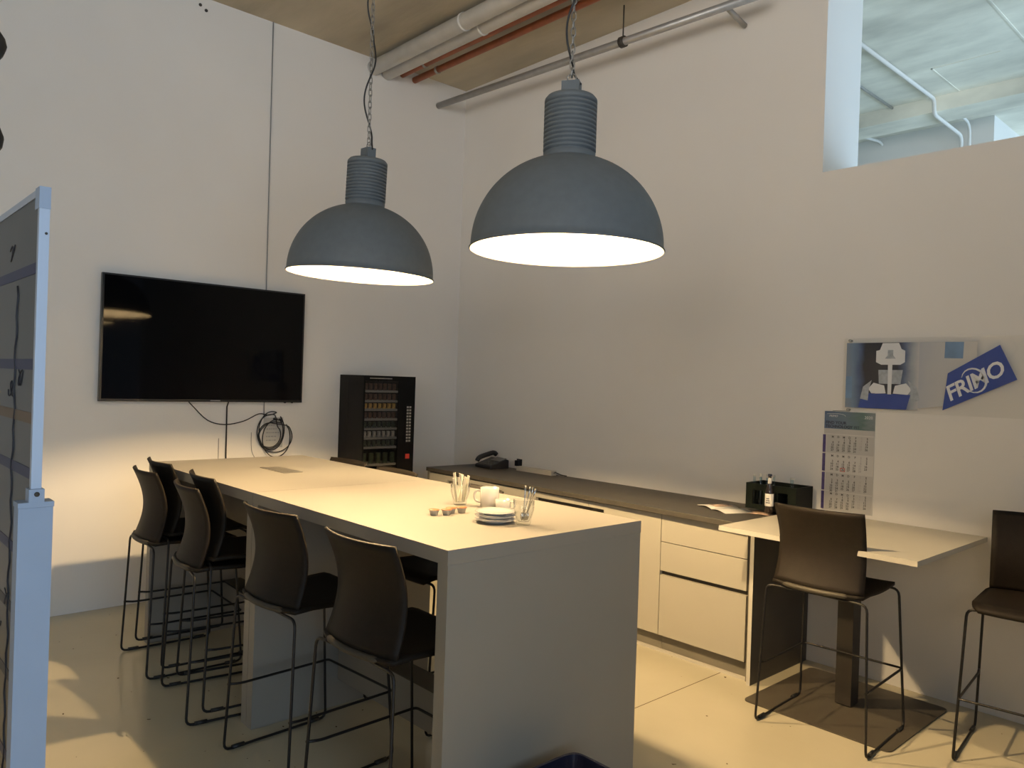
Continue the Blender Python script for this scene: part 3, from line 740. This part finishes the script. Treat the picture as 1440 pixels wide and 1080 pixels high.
# ------------------------------------------------------------------ acrylic poster
po = thing('wall_poster', 'clear acrylic wall panel with machine photo and blue lettered parallelogram', 'poster', (0,0,0))
X0, X1, Z0, Z1 = 3.745, 4.78, 1.568, 1.985
yp = -.016
MB().box(X0,X1,yp-.004,yp,Z0-.012,Z1).build('acrylic_sheet', M['acrylic'], po)
def flat(name, m, pts, y=yp-.0046, th=.0005): return MB().prism(pts, 'y', y-th, y).build(name, m, po)
px0, px1, pz0, pz1 = 3.762, 4.17, 1.575, 1.958
flat('photo_print', M['photo'], [(px0,pz0),(px1,pz0),(px1,pz1),(px0,pz1)])
flat('faded_print', M['fade'], [(px1,pz0+.01),(4.31,pz0+.03),(4.37,1.74),(4.46,1.86),(4.46,pz1),(px1,pz1)])
y2 = yp-.0052
flat('blue_square', M['blue_soft'], [(4.300,1.868),(4.392,1.866),(4.395,1.955),(4.302,1.957)], y2)
flat('blue_strip', M['blue'], [(3.84,1.576),(4.11,1.576),(4.13,1.66),(3.86,1.665)], y2)
flat('blue_edge', M['blue_soft'], [(3.763,1.63),(3.80,1.63),(3.80,1.76),(3.763,1.76)], y2)
flat('machine_body', M['print_g'], [(3.955,1.72),(4.075,1.72),(4.085,1.80),(3.95,1.80)], y2)
flat('machine_head', M['print_w'], [(3.935,1.845),(3.965,1.83),(4.07,1.83),(4.095,1.845),(4.095,1.91),(4.075,1.92),(4.06,1.955),(3.97,1.955),(3.955,1.915),(3.935,1.91)], y2)
flat('machine_joint', M['print_g'], [(3.985,1.865),(4.045,1.865),(4.03,1.885),(4.03,1.915),(4.00,1.915),(4.00,1.885)], y2-.0006)
flat('machine_shaft', M['print_w'], [(4.005,1.66),(4.025,1.66),(4.028,1.86),(4.003,1.86)], y2-.0006)
for s in (-1, 1):
    cx = 4.015
    flat('machine_claw', M['print_w'], [(cx+s*.02,1.665),(cx+s*.10,1.66),(cx+s*.12,1.69),(cx+s*.09,1.725),(cx+s*.03,1.71)], y2)
    flat('machine_arm', M['print_g'], [(cx+s*.12,1.62),(cx+s*.165,1.63),(cx+s*.15,1.70),(cx+s*.10,1.74),(cx+s*.115,1.69)], y2-.0007)
flat('machine_core', M['print_k'], [(3.995,1.665),(4.035,1.665),(4.04,1.72),(3.99,1.72)], y2-.0004)
q = [(4.301,1.582),(4.6487,1.7566),(4.5664,1.9369),(4.322,1.785)]
flat('blue_sign', M['blue'], q, y2-.004, .004)
ang = math.atan2(1.7566-1.582, 4.6487-4.301)+R(4)
text_mesh('FRIMO', .112, M['print_w'], 'lettering', po, wallX(4.335,y2-.0087,1.632,ang), extrude=.0004, shear=.22, bold=.0022, spacing=.92)
sw = []
for i in range(17):
    f = i/16; a = R(200)+f*R(300); sw.append((4.45+.052*math.cos(a)*1.1*math.cos(ang)-.066*math.sin(a)*math.sin(ang), y2-.0087, 1.748+.052*math.cos(a)*1.1*math.sin(ang)+.066*math.sin(a)*math.cos(ang)))
MB().tube(sw, [.0015+.005*math.sin(PI*i/16) for i in range(17)], 6).build('swoosh', M['print_w'], po)
for x, z in ((3.782,1.972),(3.782,1.56),(4.74,1.972)):
    o = MB().lathe([(0,0),(.008,0),(.008,.012),(0,.012)], 14).build('standoff', M['steel'], po, loc=(x,yp-.004,z)); o.rotation_euler = (PI/2,0,0)
    o = MB().lathe([(0,0),(.006,0),(.006,.0155),(0,.0155)], 14).build('standoff', M['steel'], po, loc=(x,0-.0003,z)); o.rotation_euler = (PI/2,0,0)

# ------------------------------------------------------------------ mobile whiteboard at the left
bd = thing('mobile_board', 'tall mobile board with silver frame and taped dark face at the left edge', 'board', (4.38,-4.3365,0))
BX = -1.25
MB().box(BX+.012,-.012,-.006,.006,.32,1.938).build('board_panel', M['board'], bd)
b = MB(); b.box(-.012,0,-.0075,.0075,.30,1.948).box(BX,BX+.012,-.0075,.0075,.30,1.948).box(BX+.012,-.012,-.0075,.0075,1.936,1.948).box(BX+.012,-.012,-.0075,.0075,.30,.32)
b.build('frame', M['silver'], bd, bevel=.0015)
MB().box(-.03,.001,-.0082,.0082,1.915,1.950).build('corner_cap', M['post'], bd, bevel=.002)
o = MB().lathe([(0,0),(.0022,0),(.0022,.0008),(0,.0008)], 10).build('rivet', M['recess'], bd, loc=(.0,.003,1.875)); o.rotation_euler = (0,PI/2,0)
pts = MB().box(-.030,.003,-.0245,.0245,.05,1.432)
pts.build('post', M['post'], bd, bevel=.007, seg=3)
MB().box(-.032,.005,-.0255,.0255,1.4325,1.441).build('post_cap', M['post'], bd, bevel=.004)
cl = MB().box(-.020,.006,-.011,.011,1.4412,1.462).build('clamp', M['post'], bd, bevel=.003)
o = MB().lathe([(0,0),(.004,0),(.004,.0015),(0,.0015)], 12).build('screw', M['recess'], cl, loc=(.006,.0,1.454)); o.rotation_euler = (0,PI/2,0)
MB().box(-.04,.008,-.28,.28,.02,.05).build('foot', M['post'], bd, bevel=.006)
MB().box(BX-.005,BX+.035,-.0245,.0245,.05,1.432).build('post', M['post'], bd, bevel=.007, seg=3)
MB().box(BX-.01,BX+.04,-.28,.28,.02,.05).build('foot', M['post'], bd, bevel=.006)
for x in (-.016, BX+.015):
    for y in (-.26,.26):
        o = MB().lathe([(0,-.01),(.010,-.01),(.010,.01),(0,.01)], 14).build('caster', M['glide'], bd, loc=(x,y,.010)); o.rotation_euler = (PI/2,0,0)
for z, m in ((1.82,'tape_b'),(1.663,'tape_b'),(1.575,'tape_o'),(1.485,'tape_b'),(1.345,'tape_b'),(1.24,'ink'),(1.12,'ink'),(.98,'tape_b'),(.8,'ink')):
    MB().box(BX+.013,-.013,-.0067,-.006,z-.009,z+.009).build('tape_strip', M[m], bd)
ink = MB(); random.seed(3)
for k in range(26):
    x = -.05-random.random()*.6; z = 1.9-random.random()*1.2; p = []
    for i in range(9): p.append((x+.012*math.sin(i*1.3+k)+i*.004, -.0064, z+.014*math.cos(i*1.1+k*2)))
    ink.tube(spline(p,3), .0011, 4)
w = []
for i in range(60): w.append((-.16+.006*math.sin(i*1.7)+.004*math.sin(i*.6), -.0064, 1.80-i*.018))
ink.tube(w, .0018, 4)
ink.build('board_marks', M['ink'], bd)  # handwriting squiggles plus one wavy dark line

# black twisted cable hanging at the left frame edge
cp = []
for i in range(110):
    z = H-i*.0225; a = 2*PI*(z-1.98)/.232; cp.append((3.519+.028*math.cos(a+1.2), -4.301+.028*math.sin(a+1.2), z))
tag(MB().tube(cp, .0125, 8).build('hanging_cable', M['cord']), 'thick black spiralled cable hanging from the ceiling at the left edge', 'cable')

# waste bin beside the bar
wb = thing('waste_bin', 'dark blue waste bin standing against the near end of the bar', 'bin', (4.02,-2.70,0))
def bin_shell(s, z0, z1, o0, o1):
    b = MB(); n = 40
    def ring(hx, hy, z):
        out = []
        for k in range(n):
            a = 2*PI*k/n; c_, s_ = math.cos(a), math.sin(a); e = .28
            out.append((hx*math.copysign(abs(c_)**e, c_), hy*math.copysign(abs(s_)**e, s_), z))
        return out
    rings = [ring(.0,.0,.006)] if False else []
    prof = [(.095,.165,.0),(.122,.215,.29),(.130,.223,.292),(.130,.223,.302),(.119,.212,.302),(.092,.162,.012)]
    vs = [[b.bm.verts.new(p) for p in ring(*q)] for q in prof]
    fs = []
    for A, B in zip(vs, vs[1:]):
        for k in range(n): fs.append(b.bm.faces.new((A[k],A[(k+1)%n],B[(k+1)%n],B[k])))
    fs.append(b.bm.faces.new(vs[0][::-1])); fs.append(b.bm.faces.new(vs[-1]))
    bmesh.ops.recalc_face_normals(b.bm, faces=fs)
    return b
bin_shell(1,0,0,0,0).build('bin_body', M['bin'], wb)
MB().box(-.04,.04,.2215,.226,.255,.272).build('grip', M['bin'], wb, bevel=.002)

# ------------------------------------------------------------------ daylight, added fill and camera
def area(name, loc, rot, sx, sy, power, col):
    l = bpy.data.lights.new(name, 'AREA'); l.shape = 'RECTANGLE'; l.size = sx; l.size_y = sy; l.energy = power; l.color = col
    o = bpy.data.objects.new(name, l); COL.objects.link(o); o.location = loc; o.rotation_euler = rot
    return o
wn_ = area('window_daylight', (XE-.05,-5.9,2.0), (0,R(90),0), 3.6, 4.4, 56, (.60,.79,1))
wn_.data.spread = R(85)
fill_ = area('upper_wall_fill', (5.2,YF+.05,3.1), (R(104),0,R(30)), 7.6, 2.0, 74, (1,.95,.89))  # added fill to brighten the upper walls; this wall has no window
fill_.data.spread = R(72)
area('next_room_daylight', (XE-.05,3.6,1.6), (0,R(100),0), 2.6, 5.0, 330, (.50,.74,1))
wd = bpy.data.worlds.new('sky'); sc.world = wd; wd.use_nodes = True
wd.node_tree.nodes['Background'].inputs['Color'].default_value = (.62,.78,1,1)
wd.node_tree.nodes['Background'].inputs['Strength'].default_value = .25

cam = bpy.data.cameras.new('camera'); co = bpy.data.objects.new('camera', cam); COL.objects.link(co)
yaw, pit, rol, F = R(137.424), R(-.146), R(1.876), 1085.0157
f = Vector((math.cos(pit)*math.cos(yaw), math.cos(pit)*math.sin(yaw), math.sin(pit)))
rt = Vector((math.sin(yaw), -math.cos(yaw), 0)); up = rt.cross(f)
r2 = rt*math.cos(rol)+up*math.sin(rol); u2 = -rt*math.sin(rol)+up*math.cos(rol)
mt = Matrix((r2, u2, -f)).transposed().to_4x4(); mt.translation = (5.813,-4.6177,1.6597)
co.matrix_world = mt
cam.sensor_fit = 'HORIZONTAL'; cam.sensor_width = 36; cam.lens = F/1440*36; cam.clip_start = .05
sc.camera = co
sc.view_settings.view_transform = 'Standard'; sc.view_settings.look = 'None'
sc.view_settings.gamma = 1; sc.view_settings.use_curve_mapping = False
sc.view_settings.exposure = 0
